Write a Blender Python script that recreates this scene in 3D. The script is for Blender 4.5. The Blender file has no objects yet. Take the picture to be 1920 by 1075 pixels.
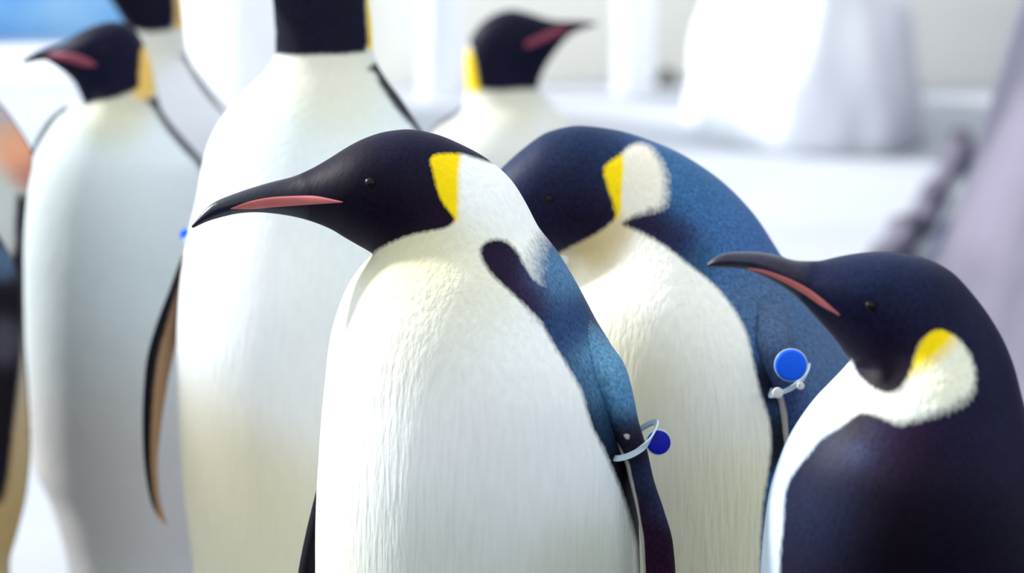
import bpy, bmesh, math, random
import numpy as np
from mathutils import Vector, Matrix, noise as mnoise
from mathutils.bvhtree import BVHTree
from mathutils.kdtree import KDTree

SC = bpy.context.scene
COL = SC.collection
# ------------------------------------------------------------------ camera
CAM_H = 1.20
LENS = 85.0
FPX = 1920 * LENS / 36.0
PITCH = math.atan((537.5 + 232.0) / FPX)
cam_d = bpy.data.cameras.new('camera')
cam = bpy.data.objects.new('camera', cam_d)
COL.objects.link(cam)
cam.location = (0, 0, CAM_H)
cam.rotation_euler = (math.pi / 2 - PITCH, 0, 0)
cam_d.lens = LENS
cam_d.sensor_width = 36.0
cam_d.clip_end = 200
cam_d.dof.use_dof = True
cam_d.dof.focus_distance = 1.93
cam_d.dof.aperture_fstop = 4.0
SC.camera = cam
# ------------------------------------------------------------------ world, sun, exposure
w = bpy.data.worlds.new('world')
SC.world = w
w.use_nodes = True
bg = w.node_tree.nodes['Background']
bg.inputs[0].default_value = (0.90, 0.97, 1.0, 1)
bg.inputs[1].default_value = 1.34
sun_d = bpy.data.lights.new('sun', 'SUN')
sun_d.energy = 5.6
sun_d.angle = math.radians(4)
sun_d.color = (1.0, 0.98, 0.95)
sun = bpy.data.objects.new('sun', sun_d)
COL.objects.link(sun)
SUN_AZ, SUN_EL = math.radians(24), math.radians(31)     # from the left, a little behind
sdir = Vector((-math.cos(SUN_AZ) * math.cos(SUN_EL), math.sin(SUN_AZ) * math.cos(SUN_EL), math.sin(SUN_EL)))
sun.rotation_euler = sdir.to_track_quat('Z', 'Y').to_euler()
sun.location = sdir * 20
SC.view_settings.view_transform = 'Standard'
SC.view_settings.look = 'None'
SC.view_settings.gamma = 1.0
SC.view_settings.use_curve_mapping = False
SC.view_settings.exposure = 0.0

# ------------------------------------------------------------------ helpers
CP, SP = math.cos(PITCH), math.sin(PITCH)


def P(px, py, Y):
    """point of the upright plane at distance Y that the photograph shows at px, py"""
    a = (px - 960) / FPX
    b = (537.5 - py) / FPX
    dx, dy, dz = a, b * SP + CP, b * CP - SP
    t = Y / dy
    return np.array((dx * t, Y, CAM_H + dz * t))


def to_px(v):
    x, y, z = v[:, 0], v[:, 1], v[:, 2] - CAM_H
    f = y * CP - z * SP
    u = y * SP + z * CP
    return 960 + FPX * x / f, 537.5 - FPX * u / f


def lin(c):
    c = np.asarray(c, float) / 255.0
    return np.where(c <= 0.04045, c / 12.92, ((c + 0.055) / 1.055) ** 2.4)


def tag(o, label=None, cat=None, group=None, kind=None):
    if label: o['label'] = label
    if cat: o['category'] = cat
    if group: o['group'] = group
    if kind: o['kind'] = kind
    return o


def link(name, me, mat=None, parent=None, loc=(0, 0, 0)):
    o = bpy.data.objects.new(name, me)
    COL.objects.link(o)
    o.location = loc
    if parent: o.parent = parent
    if mat and me is not None and len(me.materials) == 0: me.materials.append(mat)
    return o


def mesh_from(name, v, f, smooth=True):
    me = bpy.data.meshes.new(name)
    me.from_pydata([tuple(p) for p in v], [], f)
    if smooth:
        me.polygons.foreach_set('use_smooth', [True] * len(me.polygons))
    me.update()
    return me


def pchip(x, y, xi):
    h = np.diff(x)
    dlt = np.diff(y) / h
    m = np.zeros_like(y)
    for k in range(1, len(x) - 1):
        if dlt[k - 1] * dlt[k] > 0:
            w1, w2 = 2 * h[k] + h[k - 1], h[k] + 2 * h[k - 1]
            m[k] = (w1 + w2) / (w1 / dlt[k - 1] + w2 / dlt[k])
    m[0], m[-1] = dlt[0], dlt[-1]
    i = np.clip(np.searchsorted(x, xi) - 1, 0, len(x) - 2)
    t = (xi - x[i]) / h[i]
    t2, t3 = t * t, t * t * t
    return ((2 * t3 - 3 * t2 + 1) * y[i] + (t3 - 2 * t2 + t) * h[i] * m[i]
            + (-2 * t3 + 3 * t2) * y[i + 1] + (t3 - t2) * h[i] * m[i + 1])


def loft(rings, nseg, step, smooth=2, expo=2.0, fine_from=None):
    """rings: rows of (Lx,Ly,Lz, Rx,Ry,Rz, half depth, skew). A closed tube through them."""
    a = np.array(rings, float)
    mv = np.maximum(np.linalg.norm(np.diff(a[:, 0:3], axis=0), axis=1),
                    np.linalg.norm(np.diff(a[:, 3:6], axis=0), axis=1)) + 1e-4
    u = np.concatenate([[0], np.cumsum(mv)])
    us = []
    for k in range(len(u) - 1):
        st = step if (fine_from is None or k >= fine_from) else step * 6
        n = max(2, int(math.ceil(mv[k] / st)))
        us += list(np.linspace(u[k], u[k + 1], n, endpoint=False))
    us.append(u[-1])
    us = np.array(us)
    s = np.stack([pchip(u, a[:, c], us) for c in range(a.shape[1])], axis=1)
    for _ in range(smooth):
        t = s.copy()
        t[1:-1] = 0.25 * s[:-2] + 0.5 * s[1:-1] + 0.25 * s[2:]
        s = t
    n = len(s)
    th = np.linspace(0, 2 * math.pi, nseg, endpoint=False)
    c, sn = np.cos(th), np.sin(th)
    ce = np.sign(c) * np.abs(c) ** (2 / expo)
    se = np.sign(sn) * np.abs(sn) ** (2 / expo)
    ctr = (s[:, 0:3] + s[:, 3:6]) / 2
    hv = (s[:, 3:6] - s[:, 0:3]) / 2
    dv = np.stack([s[:, 6] * s[:, 7], s[:, 6], 0 * s[:, 6]], axis=1)
    v = ctr[:, None, :] + hv[:, None, :] * ce[None, :, None] + dv[:, None, :] * se[None, :, None]
    v = v.reshape(-1, 3)
    faces = []
    for i in range(n - 1):
        b0, b1 = i * nseg, (i + 1) * nseg
        for j in range(nseg):
            k = (j + 1) % nseg
            faces.append((b0 + j, b0 + k, b1 + k, b1 + j))
    v = np.vstack([v, ctr[0], ctr[-1]])
    lo, hi = n * nseg, n * nseg + 1
    for j in range(nseg):
        k = (j + 1) % nseg
        faces.append((lo, k, j))
        faces.append((hi, (n - 1) * nseg + j, (n - 1) * nseg + k))
    return v, faces


def crm(poly, n=4):
    """closed Catmull-Rom through the points"""
    p = np.array(poly, float)
    out = []
    m = len(p)
    for i in range(m):
        p0, p1, p2, p3 = p[i - 1], p[i], p[(i + 1) % m], p[(i + 2) % m]
        for k in range(n):
            t = k / n
            out.append(0.5 * ((2 * p1) + (-p0 + p2) * t + (2 * p0 - 5 * p1 + 4 * p2 - p3) * t * t
                              + (-p0 + 3 * p1 - 3 * p2 + p3) * t ** 3))
    return np.array(out)


def sdf(px, py, poly, smooth=True):
    """signed distance in pixels of the outline plane, positive inside"""
    q = crm(poly) if smooth else np.array(poly, float)
    d2 = np.full(px.shape, 1e12)
    ins = np.zeros(px.shape, bool)
    m = len(q)
    for i in range(m):
        ax, ay = q[i]
        bx, by = q[(i + 1) % m]
        ex, ey = bx - ax, by - ay
        wx, wy = px - ax, py - ay
        t = np.clip((wx * ex + wy * ey) / (ex * ex + ey * ey + 1e-9), 0, 1)
        d2 = np.minimum(d2, (wx - ex * t) ** 2 + (wy - ey * t) ** 2)
        if abs(ey) > 1e-9:
            c1 = (ay > py) != (by > py)
            ins ^= c1 & (px < ex * (py - ay) / ey + ax)
    d = np.sqrt(d2)
    return np.where(ins, d, -d)


def field(px, py, base, pts):
    """smooth blend of control values placed on the plumage: (x, y, value, reach)"""
    base = np.atleast_1d(np.asarray(base, float))
    acc = np.ones(px.shape)[:, None] * base[None, :] * 0.15
    ws = np.full(px.shape, 0.15)
    for (x, y, val, r) in pts:
        wt = np.exp(-((px - x) ** 2 + (py - y) ** 2) / (2.0 * r * r))
        acc += wt[:, None] * np.atleast_1d(np.asarray(val, float))[None, :]
        ws += wt
    return acc / ws[:, None]


# ------------------------------------------------------------------ materials
def new_mat(name):
    m = bpy.data.materials.new(name)
    m.use_nodes = True
    nt = m.node_tree
    return m, nt, nt.nodes['Principled BSDF']


def node(nt, t, **kw):
    n = nt.nodes.new(t)
    for k, v in kw.items():
        if k.startswith('i_'):
            n.inputs[k[2:].replace('_', ' ')].default_value = v
        else:
            setattr(n, k, v)
    return n


def math_n(nt, op, a, b=None, c=None, clamp=False):
    n = nt.nodes.new('ShaderNodeMath')
    n.operation = op
    n.use_clamp = clamp
    for i, x in enumerate((a, b, c)):
        if x is None: continue
        if isinstance(x, (int, float)): n.inputs[i].default_value = x
        else: nt.links.new(x, n.inputs[i])
    return n.outputs[0]


def mix_c(nt, fac, a, b, mode='MIX'):
    n = nt.nodes.new('ShaderNodeMix')
    n.data_type = 'RGBA'
    n.blend_type = mode
    for s, x in ((n.inputs['Factor'], fac), (n.inputs['A'], a), (n.inputs['B'], b)):
        if isinstance(x, (int, float)): s.default_value = x
        elif isinstance(x, tuple): s.default_value = x
        else: nt.links.new(x, s)
    return n.outputs['Result']


def noise_n(nt, scale, detail=2.0, stretch=(1, 1, 1), rot=(0, 0, 0)):
    tc = nt.nodes.new('ShaderNodeTexCoord')
    mp = nt.nodes.new('ShaderNodeMapping')
    mp.inputs['Scale'].default_value = stretch
    mp.inputs['Rotation'].default_value = rot
    nt.links.new(tc.outputs['Object'], mp.inputs['Vector'])
    nz = nt.nodes.new('ShaderNodeTexNoise')
    nz.inputs['Scale'].default_value = scale
    nz.inputs['Detail'].default_value = detail
    nt.links.new(mp.outputs['Vector'], nz.inputs['Vector'])
    return nz.outputs['Fac']


def plumage_material():
    m, nt, b = new_mat('plumage')
    at = {}
    for nm in ('dark', 'yellow', 'lcol', 'dcol', 'gloss'):
        a = nt.nodes.new('ShaderNodeAttribute')
        a.attribute_name = nm
        at[nm] = a
    fine = noise_n(nt, 330, 2.0, (1, 1, 0.45), (0, 0.35, 0))
    j = math_n(nt, 'MULTIPLY', math_n(nt, 'SUBTRACT', fine, 0.5), 1.5)
    dk = math_n(nt, 'ADD', at['dark'].outputs['Fac'], j)
    dk = math_n(nt, 'MULTIPLY_ADD', dk, 0.5, 0.5, True)
    ye = math_n(nt, 'MULTIPLY_ADD', at['yellow'].outputs['Fac'], 0.5, 0.5, True)
    streak = noise_n(nt, 60, 3.0, (4.2, 4.2, 0.55), (0, 0.30, 0))
    lv = math_n(nt, 'MULTIPLY_ADD', streak, 0.16, 0.92)
    comb = nt.nodes.new('ShaderNodeCombineColor')
    for k in range(3): nt.links.new(lv, comb.inputs[k])
    lc = mix_c(nt, 1.0, at['lcol'].outputs['Color'], comb.outputs[0], 'MULTIPLY')
    lc = mix_c(nt, ye, lc, (1.0, 0.72, 0.0, 1))
    fine2 = noise_n(nt, 420, 3.0, (1, 1, 0.6))
    dv = math_n(nt, 'MULTIPLY_ADD', fine2, 1.6, 0.05)
    comb2 = nt.nodes.new('ShaderNodeCombineColor')
    for k in range(3): nt.links.new(dv, comb2.inputs[k])
    dc = mix_c(nt, 1.0, at['dcol'].outputs['Color'], comb2.outputs[0], 'MULTIPLY')
    col = mix_c(nt, dk, lc, dc)
    nt.links.new(col, b.inputs['Base Color'])
    gl = at['gloss'].outputs['Fac']                      # the horny bill shines, feathers do not
    nt.links.new(math_n(nt, 'MULTIPLY_ADD', gl, -0.22, math_n(nt, 'MULTIPLY_ADD', dk, -0.26, 0.80)), b.inputs['Roughness'])
    nt.links.new(math_n(nt, 'MULTIPLY_ADD', gl, 0.40, math_n(nt, 'MULTIPLY_ADD', dk, -0.10, 0.18)), b.inputs['Specular IOR Level'])
    bp = nt.nodes.new('ShaderNodeBump')
    nt.links.new(math_n(nt, 'MULTIPLY_ADD', dk, -0.34, 0.42), bp.inputs['Strength'])
    bp.inputs['Distance'].default_value = 0.0032
    hsum = math_n(nt, 'ADD', streak, math_n(nt, 'MULTIPLY', fine2, 0.12))
    nt.links.new(hsum, bp.inputs['Height'])
    nt.links.new(bp.outputs['Normal'], b.inputs['Normal'])
    return m


def simple_mat(name, rgb, rough=0.5, spec=0.4, var=0.15, scale=60, bump=0.0, coat=0.0):
    m, nt, b = new_mat(name)
    nz = noise_n(nt, scale, 3.0)
    c = lin(rgb)
    lo = tuple(c * (1 - var)) + (1,)
    hi = tuple(np.minimum(c * (1 + var), 1)) + (1,)
    nt.links.new(mix_c(nt, nz, lo, hi), b.inputs['Base Color'])
    b.inputs['Roughness'].default_value = rough
    b.inputs['Specular IOR Level'].default_value = spec
    b.inputs['Coat Weight'].default_value = coat
    if bump:
        bp = nt.nodes.new('ShaderNodeBump')
        bp.inputs['Strength'].default_value = 0.6
        bp.inputs['Distance'].default_value = bump
        nt.links.new(nz, bp.inputs['Height'])
        nt.links.new(bp.outputs['Normal'], b.inputs['Normal'])
    return m


M_PLUM = plumage_material()
M_PINK = simple_mat('bill_plate_pink', (186, 100, 100), 0.5, 0.3, 0.12, 90)
M_MAUVE = simple_mat('bill_plate_mauve', (150, 66, 88), 0.4, 0.4, 0.1, 90)
M_EYE = simple_mat('eye_dark_brown', (8, 6, 12), 0.35, 0.2, 0.1, 90)
M_LID = simple_mat('eyelid_dark', (16, 12, 28), 0.8, 0.06, 0.1, 200)
M_FOOT = simple_mat('foot_leather', (28, 26, 30), 0.7, 0.3, 0.3, 120, 0.002)
M_BLUE_DEEP = simple_mat('tag_deep_blue', (4, 8, 150), 0.45, 0.2, 0.08, 40)
M_BLUE = simple_mat('tag_bright_blue', (4, 96, 245), 0.45, 0.2, 0.08, 40)
M_STRAP = simple_mat('strap_pale', (190, 210, 222), 0.45, 0.4, 0.06, 60)
M_WHITE = simple_mat('clip_white', (225, 222, 224), 0.5, 0.4, 0.05, 60)

# ------------------------------------------------------------------ penguin builder
GROUP = 'emperor penguins standing together on the snow'


def px_rings(rows, Y0):
    out = []
    for r in rows:
        lx, ly, rx, ry, d = r[:5]
        yc = r[5] if len(r) > 5 else 0.0
        sk = r[6] if len(r) > 6 else 0.0
        out.append(np.concatenate([P(lx, ly, Y0 + yc), P(rx, ry, Y0 + yc), [d, sk]]))
    return out


def lower_rings(first, bulge=1.04):
    """carry the trunk from the lowest outline row down to the feet"""
    L, R, d = first[0:3], first[3:6], first[6]
    zb = (L[2] + R[2]) / 2
    c = (L + R) / 2
    hw = (R[0] - L[0]) / 2
    rows = []
    for fz, s in ((0.045, 0.12), (0.05, 0.42), (0.065, 0.62), (0.12, 0.82), (0.30 * zb + 0.05, 0.96), (0.62 * zb + 0.02, bulge)):
        if fz < zb - 0.03:
            a = c.copy(); a[2] = fz
            l = a.copy(); l[0] -= hw * s
            r = a.copy(); r[0] += hw * s
            rows.append(np.concatenate([l, r, [max(d, hw * 0.8) * s, 0]]))
    return rows


def set_attrs(me, dark, yellow, lcol, dcol, gloss):
    n = len(me.vertices)
    for nm, arr in (('dark', dark), ('yellow', yellow), ('gloss', gloss)):
        a = me.attributes.new(nm, 'FLOAT', 'POINT')
        a.data.foreach_set('value', np.asarray(arr, np.float32))
    for nm, arr in (('lcol', lcol), ('dcol', dcol)):
        a = me.attributes.new(nm, 'FLOAT_COLOR', 'POINT')
        c = np.ones((n, 4), np.float32)
        c[:, :3] = lin(arr)
        a.data.foreach_set('color', c.ravel())


def coords(me):
    v = np.empty(len(me.vertices) * 3, np.float64)
    me.vertices.foreach_get('co', v)
    return v.reshape(-1, 3)


def make_foot(parent, x, y, mat):
    v, f = [], []
    nt_ = 3
    for k in range(nt_):
        ang = (k - 1) * 0.38
        pts = [(0.05, 0.018, 0.020), (0.0, 0.020, 0.024), (-0.05, 0.015, 0.018), (-0.09, 0.010, 0.012), (-0.115, 0.003, 0.006)]
        rows = []
        for (t, hw, hz) in pts:
            cx, cy = x + math.sin(ang) * (-t if t < 0 else 0) , y + t * math.cos(ang)
            rows.append(((cx - hw, cy, 0), (cx + hw, cy, 0), (cx + hw * .7, cy, hz * 2), (cx - hw * .7, cy, hz * 2)))
        b = len(v)
        for r in rows: v += list(r)
        for i in range(len(rows) - 1):
            for j in range(4):
                q = (j + 1) % 4
                f.append((b + i * 4 + j, b + i * 4 + q, b + i * 4 + 4 + q, b + i * 4 + 4 + j))
        f.append((b, b + 3, b + 2, b + 1))
        e = b + (len(rows) - 1) * 4
        f.append((e, e + 1, e + 2, e + 3))
    return link('foot', mesh_from('foot', v, f, False), mat, parent)


def penguin(label, Y0, rows, dark_fn, yellow_fn, l_fn, d_fn, flippers=(), nseg=144, step=0.0035,
            gloss=None, ycol=None, eye=None, eye_r=0.0045, stripe=None, stripe_mat=None, bulge=1.04, expo=2.0):
    rings = px_rings(rows, Y0)
    low = lower_rings(rings[0], bulge)
    v, f = loft(low + rings, nseg, step, 3, expo, fine_from=len(low))
    base = (low[0][0:3] + low[0][3:6]) / 2
    root = bpy.data.objects.new('emperor_penguin', None)
    COL.objects.link(root)
    root.location = (base[0], Y0, 0)
    root.empty_display_size = 0.1
    tag(root, label, 'penguin', GROUP)
    off = np.array(root.location)

    def shade(vv):
        near = vv[:, 1] <= Y0
        m = vv.copy()
        m[:, 1] = Y0 - np.abs(vv[:, 1] - Y0)          # both flanks carry the same marking
        px, py = to_px(m)
        return px, py, near

    px, py, near = shade(v)
    dark = dark_fn(px, py, near)
    yel = yellow_fn(px, py)
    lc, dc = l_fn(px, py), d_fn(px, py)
    gls = np.zeros(len(px)) if gloss is None else np.clip(1 - np.hypot(px - gloss[0], py - gloss[1]) / gloss[2], 0, 1) ** 0.5
    if ycol is not None:
        t = np.clip(yel * 0.5 + 0.5, 0, 1)[:, None]
        lc = lc * (1 - t) + np.array(ycol, float) * t
        yel = np.full(len(px), -3.0)
    body_me = mesh_from('body', v - off, f)
    allv, alld, ally, alll, alldc = [v], [dark], [yel], [lc], [dc]
    tmp = bpy.data.objects.new('tmp_body', body_me)
    COL.objects.link(tmp)
    cut = []
    for fl in flippers:
        fv, ff = loft(px_rings(fl['rows'], Y0), fl.get('seg', 40), fl.get('step', 0.006), 2, 2.0)
        fme = mesh_from('tmp_flipper', fv - off, ff)
        fo = bpy.data.objects.new('tmp_flipper', fme)
        COL.objects.link(fo)
        cut.append(fo)
        md = tmp.modifiers.new('u', 'BOOLEAN')
        md.operation = 'UNION'
        md.object = fo
        try: md.solver = 'MANIFOLD'
        except Exception: md.solver = 'EXACT'
        fpx, fpy = to_px(fv)
        a, b, c, d = fl['shade'](fpx, fpy, fv)
        allv.append(fv); alld.append(a); ally.append(b); alll.append(c); alldc.append(d)
    if cut:
        dg = bpy.context.evaluated_depsgraph_get()
        me = bpy.data.meshes.new_from_object(tmp.evaluated_get(dg))
        if len(me.vertices) < len(v) * 0.7:
            print('UNION FAILED', label, len(me.vertices))
            me = body_me
        for o in cut: bpy.data.objects.remove(o)
    else:
        me = body_me
    bpy.data.objects.remove(tmp)
    me.name = 'body'
    for nm in ('dark', 'yellow', 'lcol', 'dcol'):
        if nm in me.attributes: me.attributes.remove(me.attributes[nm])
    AV = np.vstack(allv) - off
    D, Yl = np.concatenate(alld), np.concatenate(ally)
    LC, DC = np.vstack(alll), np.vstack(alldc)
    if me is not body_me:
        kd = KDTree(len(AV))
        for i, p in enumerate(AV): kd.insert(p, i)
        kd.balance()
        idx = np.array([kd.find(p.co)[1] for p in me.vertices])
    else:
        idx = np.arange(len(me.vertices))
    G = np.concatenate([gls] + [np.zeros(len(a)) for a in allv[1:]])
    set_attrs(me, D[idx], Yl[idx], LC[idx], DC[idx], G[idx])
    me.materials.clear()
    me.materials.append(M_PLUM)
    me.polygons.foreach_set('use_smooth', [True] * len(me.polygons))
    body = link('body', me, M_PLUM, root)
    bvh = BVHTree.FromPolygons([tuple(p) for p in coords(me) + off], [tuple(p.vertices) for p in me.polygons])

    def hit(x, y):
        o = Vector((0, 0, CAM_H))
        d = Vector(P(x, y, Y0)) - o
        loc, nrm, i, ds = bvh.ray_cast(o, d.normalized())
        return loc, nrm

    def mirror(p):
        return Vector((p.x, 2 * Y0 - p.y, p.z))

    if eye:
        loc, nrm = hit(*eye)
        if loc is not None:
            for side in (0, 1):
                p = loc - nrm * eye_r * 0.6 if side == 0 else mirror(loc - nrm * eye_r * 0.6)
                n_ = nrm if side == 0 else Vector((nrm.x, -nrm.y, nrm.z))
                bm = bmesh.new()
                bmesh.ops.create_uvsphere(bm, u_segments=20, v_segments=12, radius=eye_r)
                em = bpy.data.meshes.new('eye'); bm.to_mesh(em); bm.free()
                em.polygons.foreach_set('use_smooth', [True] * len(em.polygons))
                e = link('eye', em, M_EYE, root, p - Vector(off))
                # eyelid ring
                tv, tf = [], []
                q = n_.to_track_quat('Z', 'Y').to_matrix()
                R1, r1, NA, NB = eye_r * 0.85, eye_r * 0.16, 24, 8
                for a in range(NA):
                    for b in range(NB):
                        A, B = 2 * math.pi * a / NA, 2 * math.pi * b / NB
                        lp = Vector(((R1 + r1 * math.cos(B)) * math.cos(A), (R1 + r1 * math.cos(B)) * math.sin(A) * 0.85, r1 * math.sin(B) + eye_r * 0.52))
                        tv.append(q @ lp)
                for a in range(NA):
                    for b in range(NB):
                        a2, b2 = (a + 1) % NA, (b + 1) % NB
                        tf.append((a * NB + b, a2 * NB + b, a2 * NB + b2, a * NB + b2))
                link('eyelid', mesh_from('eyelid', tv, tf), M_LID, e)
    if stripe:
        up, dn = stripe
        n, m_ = 40, 6
        U = np.array(up, float); Dn = np.array(dn, float)
        tu = np.linspace(0, 1, len(U)); td = np.linspace(0, 1, len(Dn)); t = np.linspace(0, 1, n)
        u2 = np.stack([pchip(tu, U[:, 0], t), pchip(tu, U[:, 1], t)], 1)
        d2 = np.stack([pchip(td, Dn[:, 0], t), pchip(td, Dn[:, 1], t)], 1)
        top, bot, ok = [], [], True
        for i in range(n):
            for k in range(m_):
                q = u2[i] + (d2[i] - u2[i]) * (k / (m_ - 1))
                loc, nrm = hit(q[0], q[1])
                if loc is None:
                    ok = False; break
                edge = 1 - abs(2 * k / (m_ - 1) - 1) ** 4
                top.append(loc + nrm * (0.0002 + 0.0007 * edge))
                bot.append(loc - nrm * 0.0015)
            if not ok: break
        if ok:
            N = n * m_
            fc = []
            for i in range(n - 1):
                for k in range(m_ - 1):
                    a = i * m_ + k
                    fc.append((a, a + 1, a + m_ + 1, a + m_))
                    fc.append((N + a, N + a + m_, N + a + m_ + 1, N + a + 1))
            for i in range(n - 1):
                for k, s in ((0, 1), (m_ - 1, -1)):
                    a, b2 = i * m_ + k, (i + 1) * m_ + k
                    fc.append((a, b2, N + b2, N + a)[::s])
            for i in (0, n - 1):
                for k in range(m_ - 1):
                    a = i * m_ + k
                    fc.append((a, N + a, N + a + 1, a + 1) if i == 0 else (a, a + 1, N + a + 1, N + a))
            vv = [p - Vector(off) for p in top + bot]
            s1 = link('bill_plate', mesh_from('bill_plate', vv, fc), stripe_mat, root)
            s1['label'] = 'long pink plate along the lower bill'
            vm = [mirror(p) - Vector(off) for p in top + bot]
            link('bill_plate', mesh_from('bill_plate', vm, [x[::-1] for x in fc]), stripe_mat, root)
        else:
            print('STRIPE MISSED', label)
    hw = (low[2][3] - low[2][0]) / 2
    for s in (-1, 1):
        make_foot(root, s * hw * 0.6, -0.03, M_FOOT)
    return root, hit


def flip_shade(dcol=(26, 30, 52), lcol=(225, 222, 215), lines=(), inner=None):
    """lines: polylines (points, half width px) of pale feathering; inner: function giving pale underside"""
    def fn(px, py, v):
        n = len(px)
        val = np.full(n, 3.0)
        for pts, hwid in lines:
            d = np.full(n, 1e9)
            for (ax, ay), (bx, by) in zip(pts[:-1], pts[1:]):
                ex, ey = bx - ax, by - ay
                t = np.clip(((px - ax) * ex + (py - ay) * ey) / (ex * ex + ey * ey), 0, 1)
                d = np.minimum(d, np.hypot(px - ax - ex * t, py - ay - ey * t))
            val = np.minimum(val, (d - hwid) / 1.5)
        if inner is not None:
            val = np.minimum(val, inner(px, py, v))
        dc = dcol(px, py) if callable(dcol) else np.tile(np.array(dcol, float), (n, 1))
        lc = lcol(px, py) if callable(lcol) else np.tile(np.array(lcol, float), (n, 1))
        return np.clip(val, -3, 3), np.full(n, -5.0), lc, dc
    return fn


# ------------------------------------------------------------------ the setting
def snow_mat(name, c1, c2):
    m, nt, b = new_mat(name)
    n1 = noise_n(nt, 1.3, 4.0)
    n2 = noise_n(nt, 26, 5.0)
    c = mix_c(nt, n1, c1, c2)
    nt.links.new(c, b.inputs['Base Color'])
    b.inputs['Roughness'].default_value = 0.65
    b.inputs['Specular IOR Level'].default_value = 0.25
    bp = nt.nodes.new('ShaderNodeBump')
    bp.inputs['Strength'].default_value = 0.5
    bp.inputs['Distance'].default_value = 0.03
    nt.links.new(math_n(nt, 'ADD', n1, math_n(nt, 'MULTIPLY', n2, 0.2)), bp.inputs['Height'])
    nt.links.new(bp.outputs['Normal'], b.inputs['Normal'])
    return m


def two_tone(name, c1, c2, scale, rough=0.7, stretch=(1, 1, 1), bump=0.02, spec=0.25):
    m, nt, b = new_mat(name)
    n1 = noise_n(nt, scale, 5.0, stretch)
    r = nt.nodes.new('ShaderNodeMapRange')
    r.inputs['From Min'].default_value = 0.35
    r.inputs['From Max'].default_value = 0.65
    nt.links.new(n1, r.inputs['Value'])
    nt.links.new(mix_c(nt, r.outputs[0], tuple(lin(c1)) + (1,), tuple(lin(c2)) + (1,)), b.inputs['Base Color'])
    b.inputs['Roughness'].default_value = rough
    b.inputs['Specular IOR Level'].default_value = spec
    bp = nt.nodes.new('ShaderNodeBump')
    bp.inputs['Strength'].default_value = 0.7
    bp.inputs['Distance'].default_value = bump
    nt.links.new(n1, bp.inputs['Height'])
    nt.links.new(bp.outputs['Normal'], b.inputs['Normal'])
    return m


M_SNOW = snow_mat('packed_snow', (0.36, 0.40, 0.48, 1), (0.54, 0.55, 0.58, 1))
M_FRESH = snow_mat('fresh_snow', (0.80, 0.83, 0.90, 1), (0.93, 0.94, 0.96, 1))
M_CREAM = two_tone('cream_wall', (236, 232, 220), (248, 246, 240), 0.8, 0.8, (1, 1, 0.3))
M_ICE = two_tone('blue_ice', (40, 150, 235), (150, 200, 242), 1.1, 0.35, (1, 1, 1.5), 0.08, 0.5)
M_COLUMN = two_tone('pale_ice', (226, 229, 238), (242, 243, 248), 1.5, 0.5, (1, 1, 0.4))
M_ROCK = two_tone('lilac_rock', (80, 80, 96), (122, 118, 136), 2.2, 0.85, (1, 1, 1), 0.06)
M_SHADE_STRIP = two_tone('crevice_shade', (52, 54, 78), (86, 88, 116), 3.0, 0.85)  # dark colour stands for the shade between ledge and bank
M_DROCK = two_tone('dark_rock', (70, 70, 72), (120, 116, 110), 4.0, 0.85)

# floor: gently uneven snow
nx, ny = 120, 120
v, f = [], []
for j in range(ny + 1):
    for i in range(nx + 1):
        x = -14 + 28 * i / nx
        y = 1.45 + 18.55 * j / ny
        far = min(max((y - 5.5) / 3, 0), 1)
        z = far * 0.10 * (mnoise.noise(Vector((x * 0.5, y * 0.5, 3.1))) ) - 0.0
        v.append((x, y, z))
for j in range(ny):
    for i in range(nx):
        a = j * (nx + 1) + i
        f.append((a, a + 1, a + nx + 2, a + nx + 1))
floor = tag(link('floor', mesh_from('floor', v, f), M_SNOW), 'bright white packed snow ground', None, None, 'structure')




def bounce_cut_strip():
    # added unseen dark strip, cuts the bounce light on the bellies
    v, f = [], []
    n, m = 60, 24
    for j in range(m + 1):
        for i in range(n + 1):
            x, y = -14 + 28 * i / n, -1.3 + 2.75 * j / m
            v.append((x, y, -0.02 + (0.015 * mnoise.noise(Vector((x * 2, y * 2, 7))) if j < m else 0)))
    for j in range(m):
        for i in range(n):
            a = j * (n + 1) + i
            f.append((a, a + 1, a + n + 2, a + n + 1))
    o = link('floor_bounce_cut', mesh_from('floor_bounce_cut', v, f), two_tone('dark_bounce_cut', (44, 50, 60), (78, 84, 92), 1.5, 0.45))
    tag(o, 'added dark floor out of view, cutting the bounce light', None, None, 'structure')


bounce_cut_strip()


def slab(name, x0, x1, y0, y1, z0, z1, mat, rough=0.0, seed=0, n=24, kind=None, label=None, cat=None, parent=None, lean=0.0):
    """block with subdivided, weathered faces"""
    bm = bmesh.new()
    bmesh.ops.create_cube(bm, size=1.0)
    bmesh.ops.subdivide_edges(bm, edges=bm.edges[:], cuts=n, use_grid_fill=True)
    for q in bm.verts:
        p = Vector(((q.co.x + .5) * (x1 - x0) + x0, (q.co.y + .5) * (y1 - y0) + y0, (q.co.z + .5) * (z1 - z0) + z0))
        if rough:
            k = Vector((seed * 7.3, seed * 3.1, 0))
            d = Vector((mnoise.noise(p * 1.6 + k), mnoise.noise(p * 1.6 + k + Vector((9, 1, 4))), mnoise.noise(p * 1.6 + k + Vector((2, 8, 5)))))
            d += 0.4 * Vector((mnoise.noise(p * 5 + k), mnoise.noise(p * 5 + k + Vector((9, 1, 4))), mnoise.noise(p * 5 + k + Vector((2, 8, 5)))))
            if p.z < z0 + 0.02: d.z = 0
            p += d * rough
        p.x += lean * (p.z - z0)
        q.co = p
    me = bpy.data.meshes.new(name)
    bm.to_mesh(me); bm.free()
    me.polygons.foreach_set('use_smooth', [True] * len(me.polygons))
    o = link(name, me, mat, parent)
    return tag(o, label, cat, None, kind)


def X(px, Y): return (px - 960) / FPX * Y * 1.02


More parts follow.
